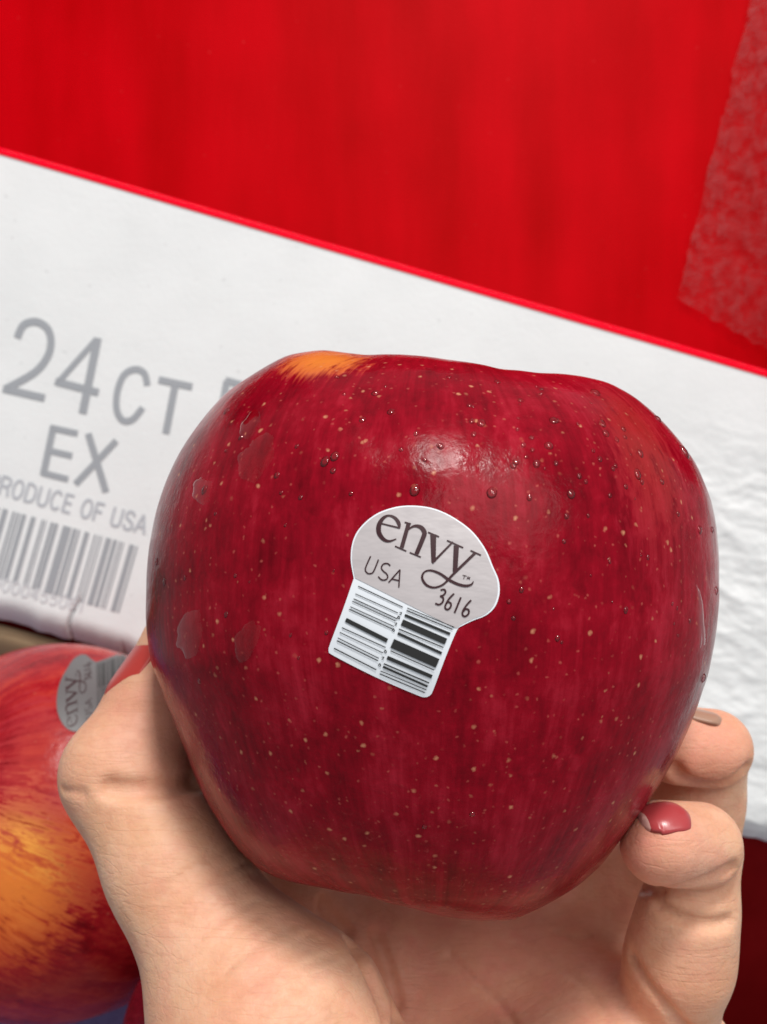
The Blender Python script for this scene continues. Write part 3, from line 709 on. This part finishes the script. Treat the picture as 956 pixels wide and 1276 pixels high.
def hand0(p):
    d = chain(p, META[0], .004)
    for m in META[1:]: d = smin(d, chain(p, m, .004), .010)
    d = smin(d, chain(p, HYPO, .006), .009)
    for w_ in WRIST: d = smin(d, chain(p, w_, .006), .012)
    d = smin(d, chain(p, WEB, .006), .008)
    th = smin(chain(p, THENAR, .006), chain(p, THUMB, .0032), .002)
    d = smin(d, th, .0045)
    for ch in (MIDDLE, INDEX): d = smin(d, chain(p, ch, .004), .006)
    r = smin(chain(p, RING, .003), chain(p, RING2, .004), .0008); d = smin(d, r, .004)
    k = smin(chain(p, PINKY, .003), chain(p, PINKY2, .004), .0008); d = smin(d, k, .0022)
    return smax(d, -(main.f(p)+0.00035), .0012)
def cast_hand(fn, u, v, t0=0.10):
    d = np.stack([(np.asarray(u)-CX)/F, (CY-np.asarray(v))/F, -np.ones(len(u))], 1); d /= np.linalg.norm(d, axis=1)[:, None]
    t = np.full(len(d), t0)
    for _ in range(70): t = np.minimum(t+0.8*fn(d*t[:, None]), 0.35)
    return d*t[:, None], t < 0.3
CREASES = [([(136, 982), (165, 984), (205, 981), (246, 973)], .0016), ([(78, 985), (104, 989)], .0005), ([(150, 996), (190, 997)], .0002),
           ([(800, 1103), (831, 1107), (879, 1098), (913, 1084)], .0012), ([(822, 1130), (850, 1146), (885, 1153), (908, 1150)], .0011), ([(816, 1118), (838, 1138)], .0006), ([(830, 1160), (870, 1168)], .0003),
           ([(787, 1192), (803, 1222), (825, 1248), (850, 1278), (880, 1310)], .0010),
           ([(840, 958), (853, 973), (886, 980), (913, 975), (931, 960)], .0013),
           ([(404, 1128), (432, 1162), (466, 1222), (487, 1278), (500, 1360)], .0015), ([(470, 1165), (484, 1205), (494, 1250), (500, 1300)], .0012),
           ([(560, 1190), (585, 1215), (622, 1250), (650, 1290)], .0006), ([(690, 1160), (718, 1172), (735, 1165)], .0006), ([(640, 1175), (690, 1200), (740, 1240), (770, 1290)], .0004)]
rs = random.Random(3)
for i in range(15):     # fine wrinkles over the thumb's base
    x0 = 196+i*9+rs.uniform(-5, 5); y0 = 1120+i*11+rs.uniform(-8, 8); L = rs.uniform(60, 110)
    CREASES.append(([(x0, y0), (x0+L*.45, y0-L*.42+rs.uniform(-5, 5)), (x0+L, y0-L*.72)], rs.uniform(.0001, .0004)))
CR3 = []
for pts, r in CREASES:
    q = catmull(pts, 4); p3, ok = cast_hand(hand0, q[:, 0], q[:, 1]); p3 = p3[ok]
    if len(p3) > 1: CR3.append((p3, r))
def hand(p):
    d = hand0(p)
    for pts, r in CR3:
        lo = pts.min(0)-.006; hi = pts.max(0)+.006
        ix = np.where(np.all((p > lo) & (p < hi), axis=1) & (np.abs(d) < .006))[0]
        if not len(ix): continue
        q = p[ix]; c = np.full(len(ix), 1.0)
        for a, b in zip(pts[:-1], pts[1:]):
            if np.linalg.norm(b-a) > .006 or np.linalg.norm(b-a) < 1e-6: continue
            c = np.minimum(c, cone(q, a, b, 0, 0))
        d[ix] = smax(d[ix], -(c-r), .0003+0.6*r)
    return d
def surface_nets(fn, lo, hi, h, Bk=8):
    nb = np.ceil((hi-lo)/(h*Bk)).astype(int); n = nb*Bk
    cc = np.stack(np.meshgrid(*[np.arange(k) for k in nb], indexing='ij'), -1).reshape(-1, 3)
    ctr = lo+(cc*Bk+(Bk-1)/2)*h; cd_ = fn(ctr)
    D = np.repeat(np.repeat(np.repeat(cd_.reshape(nb).astype(np.float32), Bk, 0), Bk, 1), Bk, 2)
    act = cc[np.abs(cd_) < Bk*h*1.15]
    loc = np.stack(np.meshgrid(*[np.arange(Bk)]*3, indexing='ij'), -1).reshape(-1, 3)
    for s0 in range(0, len(act), 1200):
        blk = act[s0:s0+1200]; idx = (blk[:, None, :]*Bk+loc[None]).reshape(-1, 3)
        D[idx[:, 0], idx[:, 1], idx[:, 2]] = fn(lo+idx*h)
    S = D < 0
    c = [S[i:n[0]-1+i, j:n[1]-1+j, k:n[2]-1+k] for i in (0, 1) for j in (0, 1) for k in (0, 1)]
    sm = sum(x.astype(np.int8) for x in c); cells = np.argwhere((sm > 0) & (sm < 8))
    off = np.array([(i, j, k) for i in (0, 1) for j in (0, 1) for k in (0, 1)])
    val = np.stack([D[cells[:, 0]+o[0], cells[:, 1]+o[1], cells[:, 2]+o[2]] for o in off], 1)
    acc = np.zeros((len(cells), 3)); cnt = np.zeros(len(cells))
    for a in range(8):
        for b in range(a+1, 8):
            if np.abs(off[a]-off[b]).sum() != 1: continue
            va, vb = val[:, a], val[:, b]; m = (va < 0) != (vb < 0); t = np.where(m, va/np.where(m, va-vb, 1), 0)
            acc += np.where(m[:, None], off[a]+(off[b]-off[a])*t[:, None], 0); cnt += m
    V = lo+(cells+acc/cnt[:, None])*h
    I = np.full(n, -1, np.int64); I[cells[:, 0], cells[:, 1], cells[:, 2]] = np.arange(len(cells))
    Fq = []
    for ax_ in range(3):
        b, c2 = (ax_+1) % 3, (ax_+2) % 3
        sl = [slice(1, -1)]*3; sl[ax_] = slice(0, -1); s2 = list(sl); s2[ax_] = slice(1, None)
        A, Bq = S[tuple(sl)], S[tuple(s2)]; e = np.argwhere(A != Bq); base = np.array([1, 1, 1]); base[ax_] = 0; e = e+base
        fl2 = S[e[:, 0], e[:, 1], e[:, 2]]
        def g(db, dc):
            q = e.copy(); q[:, b] += db; q[:, c2] += dc; return I[q[:, 0], q[:, 1], q[:, 2]]
        quad = np.stack([g(-1, -1), g(0, -1), g(0, 0), g(-1, 0)], 1); quad[~fl2] = quad[~fl2][:, ::-1]
        Fq.append(quad[(quad >= 0).all(1)])
    return V, np.concatenate(Fq)
lo = np.array([-0.062, -0.245, -0.240]); hi = np.array([0.070, -0.015, -0.118])
HV, HF = surface_nets(hand, lo, hi, 0.00062)

def skin_mat():
    k = NT('skin'); o = k.obj()
    red = k.n('ShaderNodeAttribute', attribute_name='redness').outputs['Fac']
    mott = k.noise(o, 75, 5, 0.65); mo2 = k.noise(o, 420, 4, 0.6)
    col = k.mix(k.ramp(mott, [(0.35, 0.0), (0.65, 1.0)]), (0.70, 0.375, 0.215, 1), (0.79, 0.49, 0.325, 1))
    red = k.math('ADD', k.math('MULTIPLY', red, k.ramp(k.noise(o, 190, 4, 0.6), [(0.3, 0.65), (0.7, 1.15)])), k.ramp(k.noise(o, 130, 4, 0.6), [(0.48, 0.0), (0.75, 0.4)]), True)
    col = k.mix(red, col, (0.74, 0.29, 0.215, 1))
    col = k.mix(k.ramp(mo2, [(0.45, 0.0), (0.75, 0.3)]), col, (0.60, 0.25, 0.16, 1))
    # relief: two families of fine wrinkles, a criss-cross net and pores
    def lines(ang, sx, sy, w):
        mp = k.n('ShaderNodeMapping', {'Vector': o, 'Rotation': (0.4, 0.2, math.radians(ang)), 'Scale': (sx, sy, sy*0.6)}).outputs[0]
        n = k.math('ABSOLUTE', k.math('SUBTRACT', k.noise(mp, 1.0, 2, 0.5, 0.3), 0.5))
        return k.ramp(n, [(0.0, 0.0), (w, 1.0)])
    l1 = lines(-42, 45, 420, 0.05); l2 = lines(25, 120, 800, 0.05)
    vo = k.n('ShaderNodeTexVoronoi', {'Vector': o, 'Scale': 950.0}, feature='DISTANCE_TO_EDGE').outputs['Distance']
    net = k.ramp(vo, [(0.0, 0.0), (0.16, 1.0)])
    gro = k.math('MULTIPLY', k.math('ADD', k.math('MULTIPLY', l1, 0.5), k.math('MULTIPLY', l2, 0.5)), 1.0)
    col = k.mix(k.ramp(gro, [(0.3, 0.14), (0.9, 0.0)]), col, (0.52, 0.21, 0.13, 1))
    k.p(Base_Color=col, Roughness=k.ramp(mo2, [(0.3, 0.48), (0.7, 0.62)]), Specular_IOR_Level=0.32)
    k.p(Subsurface_Weight=0.25, Subsurface_Radius=(1.0, 0.36, 0.18), Subsurface_Scale=0.0035)
    b = k.bump(mott, 0.0012, 0.4); b = k.bump(l1, 0.00005, 0.6, b); b = k.bump(l2, 0.00002, 0.6, b); b = k.bump(net, 0.000025, 0.6, b); b = k.bump(k.noise(o, 2600, 2), 0.00003, 0.6, b)
    k.p(Normal=b); return k.m
hand_o = thing('hand', P(560, 1900, .152), 'hand with red painted nails reaching up and gripping the big apple', 'hand')
hm = mesh('hand_skin', HV, HF, skin_mat(), hand_o)
reds = [(P(850, 1230, .158), .010, 0.3), (P(320, 1250, .140), .012, 0.25), (P(870, 930, .172), .009, 0.75), (P(820, 1065, .152), .008, 0.75), (P(870, 1090, .158), .006, 0.35), (P(195, 905, .168), .010, 0.55), (P(600, 1200, .182), .026, 0.75), (P(720, 1150, .178), .016, 0.65), (P(420, 1170, .178), .012, 0.5), (P(760, 1250, .163), .012, 0.3), (P(270, 1130, .152), .012, 0.22), (P(880, 985, .176), .006, 0.3)]
rv = np.zeros(len(HV))
for c, s_, a_ in reds: rv = np.maximum(rv, a_*np.exp(-(np.linalg.norm(HV-c, axis=1)/s_)**2/1.4))
at = hm.data.attributes.new('redness', 'FLOAT', 'POINT'); at.data.foreach_set('value', rv.astype(np.float32))

# nails: curved plates that follow the fingertip, free edge standing off it
def nail(c, fwd, nrm, length, width, mat, tip_mat, label):
    fwd = np.array(fwd, float); fwd /= np.linalg.norm(fwd); nrm = np.array(nrm, float); nrm -= fwd*nrm.dot(fwd); nrm /= np.linalg.norm(nrm)
    sd = np.cross(fwd, nrm); nu, nv = 25, 31
    H = np.zeros((nv, nu)); U = np.linspace(-1, 1, nu); Vv = np.linspace(0, 1.0, nv)
    pts = np.array([[c+fwd*(y-0.5)*length+sd*x*width/2*math.sqrt(max(0.004, 1-abs(max(0.42-y, 0)/0.42)**2.2-abs(max(y-0.55, 0)/0.45)**2.6)) for x in U] for y in Vv]).reshape(-1, 3)
    q = pts+nrm*0.012; t = np.zeros(len(q))
    for _ in range(60): t = np.minimum(t+0.8*hand0(q-nrm*t[:, None]), 0.03)
    H = (0.012-t).reshape(nv, nu)
    # keep a smooth plate: fit height = a + b*y + c*x^2 over the well supported middle
    yy, xx = np.meshgrid(Vv, U, indexing='ij'); m = (yy < 0.7) & (np.abs(xx) < 0.75) & (H > -0.01)
    Am_ = np.stack([np.ones(m.sum()), yy[m], xx[m]**2, yy[m]**2], 1); co = np.linalg.lstsq(Am_, H[m], rcond=None)[0]
    fit = co[0]+co[1]*yy+co[2]*xx**2+co[3]*yy**2
    fit -= 0.0007*np.clip((0.25-yy)/0.25, 0, 1)**2+0.0005*np.abs(xx)**4*(yy < 0.8)
    top = pts.reshape(nv, nu, 3)+nrm*(fit+0.00026)[..., None]; bot = top-nrm*0.00055
    vs = np.concatenate([top.reshape(-1, 3), bot.reshape(-1, 3)]); n0 = nu*nv
    fc = [tuple(f) for f in grid_faces(nv, nu)]+[tuple(x+n0 for x in f[::-1]) for f in grid_faces(nv, nu)]
    rim = [(0, j) for j in range(nu)]+[(i, nu-1) for i in range(1, nv)]+[(nv-1, j) for j in range(nu-2, -1, -1)]+[(i, 0) for i in range(nv-2, 0, -1)]
    ri = [a*nu+b for a, b in rim]
    for a, b in zip(ri, ri[1:]+ri[:1]): fc.append((a, a+n0, b+n0, b))
    o = mesh('fingernail', vs, fc, mat, hand_o); tag(o, label)
    if tip_mat is not None:
        o.data.materials.append(tip_mat)
        for pl in o.data.polygons:
            if all((i % n0)//nu >= nv-3 for i in pl.vertices): pl.material_index = 1
    return o
def polish(name, c):
    k = NT(name); n = k.noise(k.obj(), 700, 2)
    k.p(Base_Color=c+(1,), Roughness=0.33, Coat_Weight=0.1, Coat_Roughness=0.15, Normal=k.bump(n, 0.0001, 0.4)); return k.m
M_nail = polish('coral_red_polish', (0.46, 0.035, 0.025)); M_nail2 = polish('rose_red_polish', (0.42, 0.05, 0.055)); M_nail3 = polish('bare_nail', (0.40, 0.23, 0.16))
fw = THUMB[0][0]-THUMB[1][0]; fw /= np.linalg.norm(fw)
nail(P(207, 842, .1772), fw, (-0.90, 0.36, 0.42), .0142, .0112, M_nail, None, 'coral red painted thumbnail')
nail(P(822, 1046, .1525), (-1.0, 0.08, 0.30), (0.03, 0.94, 0.33), .0078, .0068, M_nail2, polish('pale_nail_edge', (0.72, 0.42, 0.36)), 'rose red painted nail of the curled little finger')
nail(P(866, 908, .175), (-1.0, 0.30, -0.1), (0.26, 0.95, 0.03), .0078, .0062, M_nail3, None, 'unpainted nail seen edge on')

# ------------------------------------------------------------------ turn the whole place upright
for o in list(scene.objects):
    if o.parent is None:
        o.matrix_world = W @ o.matrix_basis
for o in scene.objects:
    if 'org' in o: del o['org']
